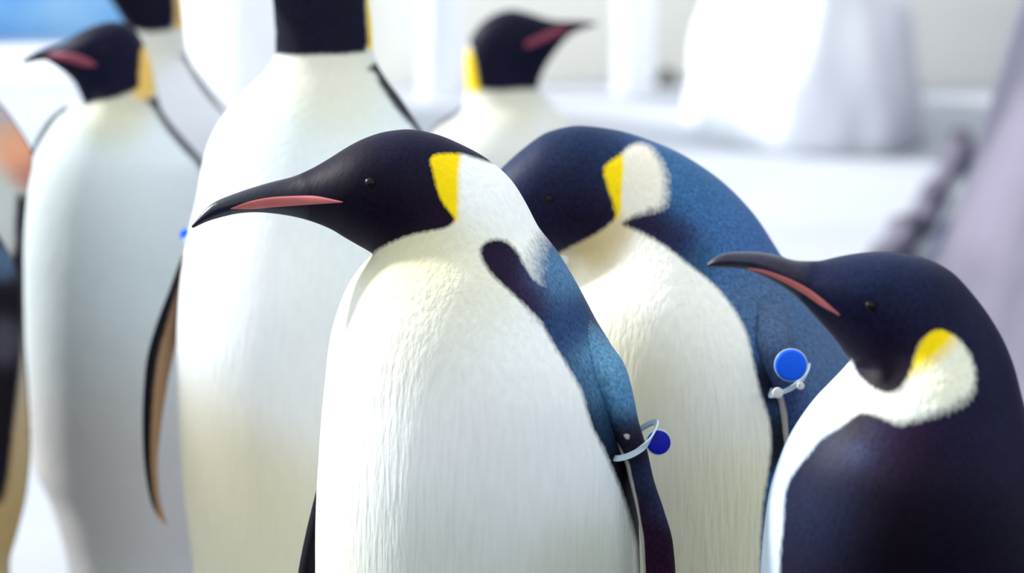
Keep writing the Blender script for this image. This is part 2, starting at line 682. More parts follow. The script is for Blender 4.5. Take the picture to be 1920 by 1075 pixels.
slab('wall_back', X(690, 14), X(2300, 14), 14.0, 14.4, -0.05, 1.5, M_CREAM, 0.03, 1, 20, 'structure', 'cream back wall of the enclosure')
slab('wall_light_cut', -14, 14, -1.6, -1.3, -0.05, 1.3, two_tone('dark_light_cut', (40, 46, 56), (62, 68, 78), 1.0), 0.0, 3, 4, 'structure', 'added dark wall out of view, cutting the ambient light')  # added unseen wall, cuts low ambient light from the front
slab('wall_left', X(-1600, 18), X(690, 18), 18.0, 18.5, -0.05, 2.0, M_ICE, 0.12, 2, 30, 'structure', 'pale blue ice wall')


def mound(name, cx, cy, rx, ry, h, mat, seed, label, cat, rough=0.18, base=-0.04, sharp=1.0, group=None):
    """boulder or drift: a dome with noise, sunk a little into the ground"""
    v, f = [], []
    nr, ns = 26, 56
    k = Vector((seed * 5.7, seed * 2.3, seed))
    for i in range(nr + 1):
        ph = (i / nr) * (math.pi / 2)
        for j in range(ns):
            a = 2 * math.pi * j / ns
            d = Vector((math.cos(a) * math.cos(ph) ** sharp, math.sin(a) * math.cos(ph) ** sharp, math.sin(ph)))
            s = 1 + rough * (mnoise.noise(d * 1.7 + k) + 0.5 * mnoise.noise(d * 4.5 + k) + 0.25 * mnoise.noise(d * 10 + k))
            v.append((cx + rx * d.x * s, cy + ry * d.y * s, base + h * d.z * s))
    for i in range(nr):
        for j in range(ns):
            q = (j + 1) % ns
            f.append((i * ns + j, i * ns + q, (i + 1) * ns + q, (i + 1) * ns + j))
    f.append(tuple(range(ns))[::-1])
    c = Vector((cx, cy, 0))
    o = link(name, mesh_from(name, [Vector(p) - c for p in v], f), mat, None, (cx, cy, 0))
    return tag(o, label, cat, group)


# pale ice columns standing before the back wall
def column(px0, px1, Y, h, seed, label):
    x0, x1 = X(px0, Y), X(px1, Y)
    cx, r = (x0 + x1) / 2, (x1 - x0) / 2
    v, f = [], []
    nz, ns = 20, 28
    for i in range(nz + 1):
        z = -0.05 + (h + 0.05) * i / nz
        for j in range(ns):
            a = 2 * math.pi * j / ns
            rr = r * (1 + 0.12 * mnoise.noise(Vector((math.cos(a) * 1.5 + seed, math.sin(a) * 1.5, z * 1.4))) + 0.18 * max(0, 0.3 - z))
            v.append((rr * math.cos(a), rr * math.sin(a), z))
    for i in range(nz):
        for j in range(ns):
            q = (j + 1) % ns
            f.append((i * ns + j, i * ns + q, (i + 1) * ns + q, (i + 1) * ns + j))
    f.append(tuple(range(ns))[::-1]); f.append(tuple(range(nz * ns, nz * ns + ns)))
    o = link('ice_column', mesh_from('ice_column', v, f), M_COLUMN, None, (cx, Y, 0))
    return tag(o, label, 'ice column', 'pale ice columns by the cream wall')


column(1148, 1222, 13.0, 1.3, 1, 'pale bluish ice column beside the small dark boulder')
column(795, 868, 13.2, 1.3, 5, 'pale bluish ice column behind the right-facing penguin')
mound('boulder', X(1258, 13.0), 13.45, 0.10, 0.12, 0.17, M_DROCK, 3, 'small dark grey boulder at the foot of the cream wall', 'boulder', 0.2)
mound('snow_heap', X(1505, 11.6), 11.9, 0.56, 1.2, 1.15, M_FRESH, 8, 'large bright white snow heap before the cream wall', 'snow heap', 0.10, sharp=0.85)
mound('snow_drift', X(60, 14), 15.6, 1.6, 1.3, 0.13, M_FRESH, 12, 'low white snow drift before the blue ice wall', 'snow drift', 0.12)
mound('snow_drift', X(470, 11), 12.2, 0.45, 0.8, 1.5, M_FRESH, 15, 'tall white snow drift between ice wall and cream wall', 'snow drift', 0.10, sharp=0.5)


mound('boulder', -2.15, 3.30, 0.42, 0.28, 1.84, M_ROCK, 21, 'tall lilac grey boulder added out of view to shade the penguins', 'boulder', 0.06, sharp=0.5)  # added off-frame, its shadow darkens the tallest penguin's lower chest
mound('boulder', -2.22, 4.12, 0.42, 0.44, 1.58, M_ROCK, 25, 'broad lilac grey boulder added out of view to shade the penguins', 'boulder', 0.06, sharp=0.5)  # added off-frame, its shadow darkens the raised-head penguin's lower body
# rock bank along the right-hand side
def rock_bank(name, pts, width, height, mat, seed, parent, rough=0.14):
    """ridge whose foot follows the ground line pts, rising to the right"""
    v, f = [], []
    nu, nv = 90, 26
    p = np.array(pts, float)
    t = np.linspace(0, 1, len(p))
    for i in range(nu + 1):
        u = i / nu
        x = pchip(t, p[:, 0], np.array([u]))[0]
        y = pchip(t, p[:, 1], np.array([u]))[0]
        for j in range(nv + 1):
            s = j / nv
            zz = height * (math.sin(min(s * 3.4, 1) * math.pi / 2) if s < 0.7 else math.cos((s - 0.7) / 0.3 * math.pi / 2))
            q = Vector((x + width * s, y, zz))
            k = Vector((seed * 3.3, seed, 0))
            d = Vector((mnoise.noise(q * 2.1 + k), mnoise.noise(q * 2.1 + k + Vector((5, 2, 7))), mnoise.noise(q * 2.1 + k + Vector((1, 9, 3)))))
            d += 0.5 * Vector((mnoise.noise(q * 6 + k), mnoise.noise(q * 6 + k + Vector((5, 2, 7))), mnoise.noise(q * 6 + k + Vector((1, 9, 3)))))
            q += d * rough * (0.35 + 0.65 * min(1, s * 4))
            if j in (0, nv): q.z = -0.06
            v.append(q)
    for i in range(nu):
        for j in range(nv):
            a = i * (nv + 1) + j
            f.append((a, a + 1, a + nv + 2, a + nv + 1))
    for i in range(nu):
        a, b = i * (nv + 1), (i + 1) * (nv + 1)
        f.append((a, b, b + nv, a + nv))
    f.append(tuple(range(nv, -1, -1)))
    f.append(tuple(range(nu * (nv + 1), nu * (nv + 1) + nv + 1)))
    c = Vector(parent.location)
    return link(name, mesh_from(name, [q - c for q in v], f), mat, parent)


bank = bpy.data.objects.new('rock_bank', None)
COL.objects.link(bank)
bank.location = (2.4, 7.6, 0)
tag(bank, 'lilac grey rock bank with painted crevice shade and low ledge beside the snow', 'rock bank')
rock_bank('rock_face', [(0.90, 2.6), (0.72, 3.6), (0.70, 4.5), (1.10, 6.0), (1.50, 7.6), (2.06, 9.7), (2.42, 11.2), (2.85, 13.3)], 2.6, 1.7, M_ROCK, 2, bank, 0.10)
shade_strip = rock_bank('shade_strip', [(0.52, 4.6), (0.90, 6.0), (1.31, 7.6), (1.60, 8.65), (1.87, 9.7), (2.16, 11.0)], 0.10, 0.05, M_SHADE_STRIP, 9, bank, 0.02)  # dark strip put in place of the gap's shadow
shade_strip['label'] = 'dark blue-grey strip painted as the crevice shadow at the foot of the rock'
rock_bank('ledge', [(0.36, 4.6), (0.74, 6.0), (1.14, 7.6), (1.43, 8.65), (1.70, 9.7), (2.0, 11.0)], 0.13, 0.07, M_ROCK, 6, bank, 0.03)

# ------------------------------------------------------------------ penguin A: in profile, turned to the left, blue tag
FAR = 1e4
A_ROWS = [(592, 1075, 1200, 1075, .130), (592, 1000, 1198, 1000, .130), (594, 930, 1196, 930, .130), (598, 860, 1192, 860, .130),
          (604, 776, 1186, 790, .129), (611, 704, 1176, 720, .126), (618, 640, 1150, 655, .120), (632, 585, 1120, 605, .112),
          (650, 540, 1095, 557, .102), (670, 508, 1067, 507, .091), (688, 488, 1040, 465, .080), (697, 479, 1010, 427, .071),
          (699, 476, 987, 383, .064), (698, 474, 960, 340, .058), (695, 472, 920, 303, .053), (690, 469, 870, 274, .050),
          (683, 465, 813, 251, .048), (674, 460, 765, 243, .047), (660, 452, 725, 247, .045), (643, 442, 688, 258, .042),
          (625, 431, 653, 275, .037), (600, 420, 618, 297, .030), (572, 411, 583, 317, .022), (540, 404, 548, 332, .0165),
          (510, 400, 515, 340, .013), (480, 398, 473, 352, .011), (450, 400, 435, 365, .009), (417, 407, 400, 380, .007),
          (390, 415, 378, 400, .005), (362, 428, 359, 424, .0015)]
A_HEAD = [(330, 450), (320, 400), (430, 330), (600, 250), (700, 215), (800, 205), (880, 235), (940, 300), (920, 305), (887, 295), (863, 289),
          (833, 288), (813, 292), (807, 303), (812, 323), (820, 357), (830, 380), (843, 397), (852, 410), (848, 420), (833, 428), (807, 433),
          (773, 440), (740, 452), (710, 467), (698, 478), (690, 480), (677, 473), (640, 452), (590, 430), (520, 415), (450, 415), (380, 435)]
A_PATCH = [(900, 470), (903, 484), (913, 503), (937, 530), (963, 553), (985, 575), (1010, 600), (1040, 650), (1078, 710), (1095, 750), (1110, 800),
           (1130, 840), (1162, 914), (1188, 1000), (1196, 1075), (1200, 1300), (1500, 1300), (1500, 560), (1100, 545), (1020, 535), (992, 510), (972, 475), (953, 455),
           (933, 448), (910, 455)]
A_SOFT = [(1010, 580), (1000, 520), (1010, 460), (1040, 425), (1100, 400), (1500, 400), (1500, 1300), (1330, 1300), (1230, 900), (1130, 700), (1050, 600)]
A_YEL = [(780, 270), (858, 270), (860, 330), (859, 390), (853, 415), (800, 400)]


def a_dark(px, py, near):
    h = sdf(px, py, A_HEAD) / 4.0
    b = np.maximum(sdf(px, py, A_PATCH) / 5.0, sdf(px, py, A_SOFT) / 26.0)
    farb = np.maximum(b, sdf(px, py, [(940, 470), (800, 620), (760, 1000), (760, 1500), (1600, 1500), (1600, 470)]) / 8.0)
    return np.clip(np.maximum(h, np.where(near, b, farb)), -3, 3)


def flat(c):
    return lambda px, py: np.tile(np.array(c, float), (len(px), 1))


a_light = lambda px, py: field(px, py, (242, 247, 248), [(790, 480, (206, 196, 150), 45), (860, 520, (226, 222, 196), 60), (730, 500, (206, 200, 165), 35), (770, 610, (226, 224, 206), 80),  # ochre throat points carry the shading under the chin
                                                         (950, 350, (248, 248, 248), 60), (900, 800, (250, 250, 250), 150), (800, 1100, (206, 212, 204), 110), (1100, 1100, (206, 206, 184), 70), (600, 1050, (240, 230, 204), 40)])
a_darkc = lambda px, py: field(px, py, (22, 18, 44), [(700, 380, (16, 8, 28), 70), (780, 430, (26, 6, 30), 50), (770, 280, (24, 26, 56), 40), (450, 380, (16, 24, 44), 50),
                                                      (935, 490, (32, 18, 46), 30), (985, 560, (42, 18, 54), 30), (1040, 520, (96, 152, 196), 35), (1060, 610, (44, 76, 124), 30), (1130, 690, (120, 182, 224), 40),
                                                      (1090, 720, (50, 84, 118), 30), (1170, 760, (80, 140, 184), 30), (1130, 800, (28, 52, 76), 25), (1180, 960, (14, 14, 24), 60)])  # near-black last point paints the shadow between belly and flipper
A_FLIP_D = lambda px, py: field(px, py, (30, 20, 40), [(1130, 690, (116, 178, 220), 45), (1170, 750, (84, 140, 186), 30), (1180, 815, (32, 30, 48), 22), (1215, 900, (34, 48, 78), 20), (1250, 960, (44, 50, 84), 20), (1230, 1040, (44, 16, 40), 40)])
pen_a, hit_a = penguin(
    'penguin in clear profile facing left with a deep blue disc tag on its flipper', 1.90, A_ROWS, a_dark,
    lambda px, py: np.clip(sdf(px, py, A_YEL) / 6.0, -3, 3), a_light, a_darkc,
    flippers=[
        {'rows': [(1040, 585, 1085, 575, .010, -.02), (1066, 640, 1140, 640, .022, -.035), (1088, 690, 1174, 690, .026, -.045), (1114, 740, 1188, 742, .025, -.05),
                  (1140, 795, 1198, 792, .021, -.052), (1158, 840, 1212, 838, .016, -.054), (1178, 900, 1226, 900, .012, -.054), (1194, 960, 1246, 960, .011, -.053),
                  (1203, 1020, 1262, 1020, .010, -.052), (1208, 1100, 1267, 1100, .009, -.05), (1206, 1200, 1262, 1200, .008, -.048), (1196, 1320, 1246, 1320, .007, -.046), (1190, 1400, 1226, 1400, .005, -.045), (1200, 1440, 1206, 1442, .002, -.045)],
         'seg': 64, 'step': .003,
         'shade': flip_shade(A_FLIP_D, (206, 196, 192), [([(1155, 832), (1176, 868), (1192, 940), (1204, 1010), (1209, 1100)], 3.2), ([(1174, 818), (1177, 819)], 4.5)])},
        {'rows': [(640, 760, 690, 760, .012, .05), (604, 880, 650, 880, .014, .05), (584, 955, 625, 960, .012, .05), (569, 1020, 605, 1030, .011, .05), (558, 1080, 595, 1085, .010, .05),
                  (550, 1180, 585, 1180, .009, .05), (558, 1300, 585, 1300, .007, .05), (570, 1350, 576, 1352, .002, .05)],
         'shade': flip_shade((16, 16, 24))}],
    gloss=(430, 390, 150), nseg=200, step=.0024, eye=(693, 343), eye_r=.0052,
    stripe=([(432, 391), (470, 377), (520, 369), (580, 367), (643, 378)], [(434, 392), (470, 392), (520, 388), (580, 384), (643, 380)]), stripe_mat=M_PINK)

# ------------------------------------------------------------------ penguin B: head bowed behind A
B_ROWS = [(970, 1075, 1655, 1075, .142), (978, 850, 1648, 850, .142), (988, 730, 1622, 735, .140), (1003, 630, 1572, 640, .134), (1026, 555, 1516, 558, .123),
          (1052, 512, 1467, 483, .108), (1066, 492, 1410, 397, .092), (1066, 483, 1337, 327, .078), (1062, 479, 1243, 273, .066), (1055, 478, 1143, 242, .058),
          (1040, 479, 1085, 236, .054), (1018, 481, 1030, 247, .050), (985, 482, 985, 276, .046), (945, 480, 938, 318, .036), (905, 475, 895, 365, .020), (862, 468, 852, 420, .012), (828, 457, 825, 453, .002)]
B_DARK = [(1000, 500), (1043, 482), (1052, 473), (1087, 455), (1123, 435), (1147, 417), (1155, 403), (1153, 393), (1143, 363), (1137, 343), (1132, 323), (1138, 308),
          (1160, 292), (1180, 275), (1200, 269), (1217, 275), (1230, 290), (1243, 313), (1248, 337), (1248, 367), (1240, 388), (1213, 397), (1187, 407), (1167, 420), (1193, 433),
          (1227, 450), (1253, 467), (1287, 493), (1317, 517), (1347, 543), (1380, 587), (1400, 627), (1413, 680), (1425, 735), (1440, 780), (1446, 830), (1438, 900),
          (1430, 950), (1425, 1075), (1425, 1400), (1900, 1400), (1900, 150), (1050, 150), (780, 350), (760, 500), (880, 510)]
B_YEL = [(1120, 290), (1160, 280), (1169, 310), (1166, 350), (1163, 400), (1140, 405)]


def b_dark(px, py, near):
    s = field(px, py, [4.5], [(1250, 345, [14], 35), (1245, 300, [9], 20)])[:, 0]
    n = sdf(px, py, B_DARK) / s
    fr = np.maximum(n, sdf(px, py, [(1150, 480), (1100, 700), (1090, 1500), (1900, 1500), (1900, 300), (1300, 400)]) / 8)
    return np.clip(np.where(near, n, fr), -3, 3)


b_light = lambda px, py: field(px, py, (250, 247, 234), [(1200, 330, (234, 226, 208), 40), (1110, 460, (200, 176, 120), 28), (1150, 432, (214, 190, 140), 18), (1080, 505, (250, 240, 210), 15), (1300, 600, (255, 253, 244), 90),  # ochre throat points: plumage tone, partly painted shade under the chin
                                                         (1180, 700, (240, 234, 200), 60), (1380, 1000, (244, 240, 204), 70), (1300, 1050, (246, 243, 212), 80)])
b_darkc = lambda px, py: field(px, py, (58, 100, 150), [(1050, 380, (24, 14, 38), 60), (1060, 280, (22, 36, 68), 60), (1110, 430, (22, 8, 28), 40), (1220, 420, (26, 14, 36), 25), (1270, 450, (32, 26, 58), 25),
                                                      (1300, 350, (58, 108, 158), 50), (1380, 440, (66, 108, 166), 50), (1310, 490, (40, 80, 108), 20), (1430, 560, (86, 114, 152), 50), (1440, 720, (24, 20, 34), 22), (1450, 830, (26, 24, 26), 25),  # dark points beside the flipper paint its shadow on the flank
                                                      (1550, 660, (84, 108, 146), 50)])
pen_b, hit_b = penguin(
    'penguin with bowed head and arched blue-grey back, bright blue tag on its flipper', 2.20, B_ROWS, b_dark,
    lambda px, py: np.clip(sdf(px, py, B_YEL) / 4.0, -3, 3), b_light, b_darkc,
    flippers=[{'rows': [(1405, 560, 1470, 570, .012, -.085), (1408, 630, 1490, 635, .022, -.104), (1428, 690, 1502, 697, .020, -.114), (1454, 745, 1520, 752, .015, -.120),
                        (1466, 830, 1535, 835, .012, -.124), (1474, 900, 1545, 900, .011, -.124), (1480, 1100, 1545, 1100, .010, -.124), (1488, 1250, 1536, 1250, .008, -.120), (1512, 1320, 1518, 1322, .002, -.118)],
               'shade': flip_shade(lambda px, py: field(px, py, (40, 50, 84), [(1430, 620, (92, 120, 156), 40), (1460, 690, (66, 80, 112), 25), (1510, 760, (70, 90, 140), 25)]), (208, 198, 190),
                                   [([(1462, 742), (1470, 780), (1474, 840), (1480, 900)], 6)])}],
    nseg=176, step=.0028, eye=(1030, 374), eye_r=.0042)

# ------------------------------------------------------------------ penguin C: back turned, right front
C_ROWS = [(1428, 1075, 2030, 1075, .120), (1440, 957, 1985, 957, .118), (1469, 857, 1952, 870, .112), (1521, 771, 1928, 800, .098), (1560, 728, 1912, 740, .085), (1584, 702, 1897, 680, .075),
          (1595, 687, 1880, 637, .067), (1598, 681, 1853, 590, .060), (1597, 675, 1820, 547, .054), (1590, 667, 1787, 512, .050), (1577, 650, 1753, 492, .047), (1563, 633, 1713, 480, .044),
          (1545, 612, 1660, 474, .040), (1525, 590, 1610, 477, .034), (1505, 568, 1570, 484, .027), (1485, 550, 1535, 491, .020), (1460, 534, 1497, 490, .015), (1430, 518, 1455, 479, .012),
          (1395, 505, 1415, 473, .009), (1360, 502, 1373, 473, .007), (1340, 501, 1345, 480, .005), (1325, 499, 1324, 496, .0015)]
C_WHITE = [(1590, 676), (1598, 680), (1607, 700), (1630, 723), (1653, 735), (1673, 737), (1690, 730), (1703, 707), (1713, 680), (1720, 653), (1737, 630), (1753, 620), (1770, 620), (1793, 633),
           (1813, 657), (1827, 690), (1827, 723), (1813, 747), (1780, 767), (1740, 780), (1690, 793), (1665, 788), (1641, 778), (1617, 775), (1603, 780), (1579, 799), (1541, 823),
           (1512, 857), (1483, 895), (1471, 933), (1468, 991), (1461, 1075), (1455, 1400), (1250, 1400), (1300, 1000), (1420, 800), (1540, 690)]
C_YEL = [(1700, 700), (1715, 640), (1745, 605), (1790, 610), (1788, 640), (1760, 670), (1730, 690)]


def c_dark(px, py, near):
    s = field(px, py, [4.5], [(1780, 775, [16], 40), (1720, 795, [10], 30), (1828, 700, [6], 20)])[:, 0]
    n = -sdf(px, py, C_WHITE) / s
    fr = np.minimum(n, -sdf(px, py, [(1600, 780), (1700, 850), (1750, 1000), (1760, 1500), (1200, 1500), (1300, 800)]) / 8)
    return np.clip(np.where(near, n, fr), -3, 3)


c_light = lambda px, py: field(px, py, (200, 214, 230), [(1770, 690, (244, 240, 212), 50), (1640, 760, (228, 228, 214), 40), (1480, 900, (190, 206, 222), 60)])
c_darkc = lambda px, py: field(px, py, (20, 18, 42), [(1650, 520, (24, 38, 72), 60), (1640, 620, (24, 16, 46), 50), (1660, 700, (22, 4, 24), 40), (1850, 640, (22, 24, 58), 60), (1610, 850, (70, 84, 120), 14), (1620, 840, (46, 56, 90), 40),  # small paler spot paints the highlight on the shoulder
                                                      (1600, 800, (18, 6, 22), 18), (1700, 860, (40, 14, 44), 50), (1850, 850, (22, 22, 54), 80), (1700, 980, (14, 4, 18), 80), (1560, 960, (24, 34, 66), 50), (1850, 1020, (14, 10, 30), 80), (1420, 490, (40, 40, 66), 40)])
pen_c, hit_c = penguin(
    'penguin with its dark back turned, head raised to the left, yellow and cream ear patch', 1.72, C_ROWS, c_dark,
    lambda px, py: np.clip(sdf(px, py, C_YEL) / 16.0, -3, 3), c_light, c_darkc,
    flippers=[{'rows': [(1560, 1060, 1720, 1060, .010, -.050), (1545, 1120, 1745, 1120, .016, -.076), (1555, 1220, 1745, 1220, .022, -.100), (1600, 1400, 1725, 1400, .014, -.116), (1640, 1550, 1690, 1550, .006, -.118), (1660, 1620, 1668, 1622, .002, -.116)],
               'shade': flip_shade((20, 10, 30))}],
    gloss=(1390, 495, 130), nseg=200, step=.0024, eye=(1632, 575), eye_r=.0048,
    stripe=([(1402, 502), (1430, 506), (1465, 517), (1510, 538), (1548, 566), (1575, 590)], [(1404, 504), (1430, 512), (1465, 527), (1505, 550), (1545, 577), (1574, 592)]), stripe_mat=M_PINK)

# ------------------------------------------------------------------ penguin D: tall, behind A
D_ROWS = [(365, 1075, 905, 1075, .148), (345, 900, 915, 900, .150), (336, 760, 915, 760, .150), (333, 650, 905, 650, .148), (337, 560, 895, 560, .144), (352, 450, 880, 450, .136), (371, 370, 855, 360, .126),
          (383, 300, 825, 295, .112), (400, 250, 787, 240, .098), (425, 210, 755, 190, .084), (465, 165, 725, 150, .068), (500, 132, 706, 118, .056), (517, 100, 699, 92, .050), (516, 60, 697, 50, .048),
          (513, 10, 692, 0, .047), (508, -20, 680, -45, .045), (490, -30, 640, -90, .040), (450, -40, 560, -105, .030), (420, -50, 500, -92, .018), (390, -60, 430, -82, .009), (345, -76, 343, -79, .002)]
D_HEAD = [(260, -200), (260, -10), (480, -8), (505, 0), (515, 60), (512, 102), (560, 104), (640, 102), (684, 98), (692, 80), (688, 40), (686, 0), (690, -200)]
D_STRIPE = [(690, 128), (704, 138), (712, 158), (730, 186), (752, 215), (776, 241), (805, 285), (835, 370), (860, 480), (875, 600), (880, 1500), (1200, 1500), (1200, 120), (760, 100), (720, 110)]


def d_dark(px, py, near):
    n = np.maximum(sdf(px, py, D_HEAD, False) / 4, sdf(px, py, D_STRIPE) / 5)
    fr = np.maximum(n, sdf(px, py, [(600, 130), (450, 300), (420, 700), (420, 1500), (1200, 1500), (1200, 130)]) / 8)
    return np.clip(np.where(near, n, fr), -3, 3)


d_light = lambda px, py: field(px, py, (230, 238, 240), [(620, 140, (224, 222, 202), 50), (420, 900, (206, 194, 164), 90), (480, 1075, (198, 192, 164), 100), (420, 520, (250, 250, 250), 80), (550, 700, (226, 228, 230), 80)])  # lowest points: tan plumage, darkened further in place of shade
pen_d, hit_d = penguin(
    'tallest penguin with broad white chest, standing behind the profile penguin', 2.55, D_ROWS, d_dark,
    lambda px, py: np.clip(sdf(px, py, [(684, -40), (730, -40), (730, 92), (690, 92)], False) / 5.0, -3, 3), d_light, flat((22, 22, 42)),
    flippers=[{'rows': [(385, 425, 412, 440, .012, .01, .3), (354, 465, 372, 472, .014, .0, .4), (330, 540, 345, 547, .015, -.003, .6), (311, 600, 325, 607, .016, -.005, .7), (296, 660, 308, 664, .016, -.006, .75), (287, 720, 298, 722, .015, -.007, .7), (280, 800, 290, 800, .014, -.008, .55), (278, 867, 288, 867, .012, -.008, .4), (285, 934, 295, 932, .009, -.007, .3), (297, 970, 306, 966, .006, -.006, .2), (310, 984, 313, 983, .002, -.005, .1)],
               'shade': flip_shade((22, 22, 32), (176, 140, 110), inner=lambda px, py, v: -(v[:, 1] - 2.55 + 0.012) / 0.002 - 0.3)},
              {'rows': [(800, 380, 850, 380, .02, .05), (830, 600, 900, 600, .025, .05), (860, 800, 930, 800, .02, .04), (870, 1000, 935, 1000, .012, .03), (870, 1150, 915, 1150, .008, .03), (885, 1220, 890, 1222, .002, .03)],
               'shade': flip_shade((24, 26, 40))}],
    nseg=144, step=.0038)

# ------------------------------------------------------------------ penguin E: left, bill open to the left edge
E_ROWS = [(132, 1075, 395, 1075, .110), (101, 943, 412, 950, .124), (66, 860, 420, 850, .132), (48, 740, 425, 740, .136), (39, 600, 425, 600, .134), (37, 500, 418, 480, .128), (45, 385, 403, 385, .116),
          (62, 305, 383, 310, .102), (88, 252, 350, 270, .088), (116, 216, 318, 232, .074), (142, 200, 298, 198, .062), (156, 193, 290, 155, .055), (155, 185, 283, 120, .050), (149, 171, 271, 87, .047),
          (141, 155, 256, 60, .045), (131, 144, 235, 43, .042), (119, 134, 208, 40, .038), (108, 127, 178, 47, .032), (97, 120, 145, 62, .024), (84, 114, 113, 83, .016), (68, 116, 80, 93, .012), (52, 119, 58, 101, .008), (40, 120, 40, 112, .003)]
E_HEAD = [(20, 120), (40, 90), (100, 50), (180, 20), (250, 25), (278, 70), (267, 90), (263, 110), (261, 140), (259, 164), (233, 178), (200, 188), (173, 193), (158, 195), (145, 180), (120, 150), (90, 130)]
E_STRIPE = [(282, 196), (290, 206), (305, 232), (322, 255), (345, 282), (372, 312), (390, 350), (405, 420), (415, 520), (415, 1500), (700, 1500), (700, 150), (310, 180)]
E_LEFT = [(126, 204), (112, 228), (92, 255), (70, 292), (40, 330), (20, 300), (100, 190)]


def e_dark(px, py, near):
    n = np.maximum(sdf(px, py, E_HEAD) / 4, sdf(px, py, E_STRIPE) / 5)
    fr = np.maximum(n, sdf(px, py, [(200, 195), (100, 300), (80, 700), (80, 1500), (700, 1500), (700, 150)]) / 8)
    return np.clip(np.where(near, n, fr), -3, 3)


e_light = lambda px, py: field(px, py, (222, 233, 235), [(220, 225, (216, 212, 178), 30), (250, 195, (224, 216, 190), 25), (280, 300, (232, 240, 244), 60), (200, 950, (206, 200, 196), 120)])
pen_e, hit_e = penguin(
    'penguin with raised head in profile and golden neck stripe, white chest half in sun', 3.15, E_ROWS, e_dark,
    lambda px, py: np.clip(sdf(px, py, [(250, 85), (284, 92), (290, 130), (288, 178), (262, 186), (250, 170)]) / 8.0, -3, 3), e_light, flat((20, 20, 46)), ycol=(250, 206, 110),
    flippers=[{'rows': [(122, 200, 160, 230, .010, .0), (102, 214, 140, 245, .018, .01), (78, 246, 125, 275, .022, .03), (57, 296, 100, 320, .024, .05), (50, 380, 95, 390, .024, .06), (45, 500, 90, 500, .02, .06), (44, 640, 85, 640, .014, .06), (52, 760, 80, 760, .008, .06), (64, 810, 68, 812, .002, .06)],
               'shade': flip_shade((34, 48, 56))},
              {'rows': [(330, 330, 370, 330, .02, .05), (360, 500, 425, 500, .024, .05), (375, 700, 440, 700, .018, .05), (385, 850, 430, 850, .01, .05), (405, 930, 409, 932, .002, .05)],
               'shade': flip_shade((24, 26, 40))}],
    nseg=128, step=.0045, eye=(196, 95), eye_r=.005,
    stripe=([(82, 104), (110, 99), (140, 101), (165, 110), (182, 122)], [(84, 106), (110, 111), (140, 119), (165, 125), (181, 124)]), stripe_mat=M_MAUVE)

# ------------------------------------------------------------------ penguin F: behind E
F_ROWS = [(150, 900, 480, 900, .140), (150, 700, 485, 700, .142), (158, 500, 482, 500, .136), (172, 350, 468, 330, .120), (192, 250, 440, 238, .102), (214, 170, 408, 187, .082), (228, 115, 374, 140, .066), (238, 80, 353, 104, .056), (241, 56, 347, 60, .051),
          (228, 32, 343, 15, .049), (207, 0, 336, -30, .046), (190, -20, 310, -60, .040), (165, -30, 250, -72, .026), (140, -36, 190, -56, .012), (104, -48, 102, -51, .002)]
F_HEAD = [(40, -150), (40, 0), (180, 20), (227, 42), (246, 57), (283, 61), (322, 57), (329, 40), (328, 0), (326, -40), (345, -150)]
F_STRIPE = [(344, 106), (352, 122), (368, 150), (388, 178), (412, 205), (424, 218), (450, 260), (470, 400), (470, 1200), (800, 1200), (800, 80), (372, 100)]


def f_dark(px, py, near):
    n = np.maximum(sdf(px, py, F_HEAD, False) / 4, sdf(px, py, F_STRIPE) / 4)
    fr = np.maximum(n, sdf(px, py, [(300, 70), (220, 200), (180, 500), (180, 1300), (800, 1300), (800, 70)]) / 8)
    return np.clip(np.where(near, n, fr), -3, 3)


pen_f, hit_f = penguin(
    'penguin with slim white neck, looking over the raised-head penguin from behind', 3.75, F_ROWS, f_dark,
    lambda px, py: np.clip(sdf(px, py, [(327, -40), (365, -40), (360, 52), (329, 55)], False) / 6.0, -3, 3),
    lambda px, py: field(px, py, (238, 240, 246), [(290, 80, (226, 224, 206), 25)]), flat((20, 18, 40)), ycol=(226, 186, 96),
    flippers=[{'rows': [(420, 300, 450, 300, .02, .05), (440, 450, 500, 450, .024, .05), (450, 650, 505, 650, .016, .05), (460, 800, 490, 800, .008, .05), (474, 860, 478, 862, .002, .05)], 'shade': flip_shade((24, 28, 44))}],
    nseg=112, step=.005)

# ------------------------------------------------------------------ penguin G: facing right, far
G_ROWS = [(775, 900, 1115, 900, .150), (768, 600, 1125, 600, .150), (772, 400, 1120, 400, .142), (786, 290, 1105, 300, .126), (811, 245, 1080, 245, .104), (838, 222, 1052, 212, .084), (862, 205, 1030, 190, .066), (875, 182, 1014, 172, .056),
          (874, 150, 1010, 161, .051), (872, 115, 1012, 149, .048), (879, 80, 1018, 135, .047), (893, 53, 1025, 121, .046), (914, 34, 1033, 109, .044), (935, 23, 1040, 99, .041), (958, 18, 1048, 89, .036), (988, 23, 1058, 77, .029),
          (1018, 33, 1068, 67, .021), (1047, 39, 1082, 59, .013), (1075, 39, 1097, 53, .009), (1100, 40, 1111, 50, .006), (1120, 43, 1121, 45, .002)]
G_HEAD = [(868, 60), (880, 84), (888, 112), (893, 140), (898, 166), (908, 169), (940, 171), (976, 168), (1005, 166), (1020, 150), (1050, 110), (1090, 70), (1150, 45), (1080, 10), (1000, -10), (920, -10)]
G_STRIPE = [(870, 203), (866, 214), (842, 232), (820, 247), (800, 280), (790, 400), (785, 1200), (500, 1200), (500, 180), (850, 195)]


def g_dark(px, py, near):
    n = np.maximum(sdf(px, py, G_HEAD) / 3.5, sdf(px, py, G_STRIPE) / 4)
    fr = np.maximum(n, sdf(px, py, [(960, 190), (1040, 300), (1080, 600), (1080, 1300), (500, 1300), (500, 190)]) / 8)
    return np.clip(np.where(near, n, fr), -3, 3)


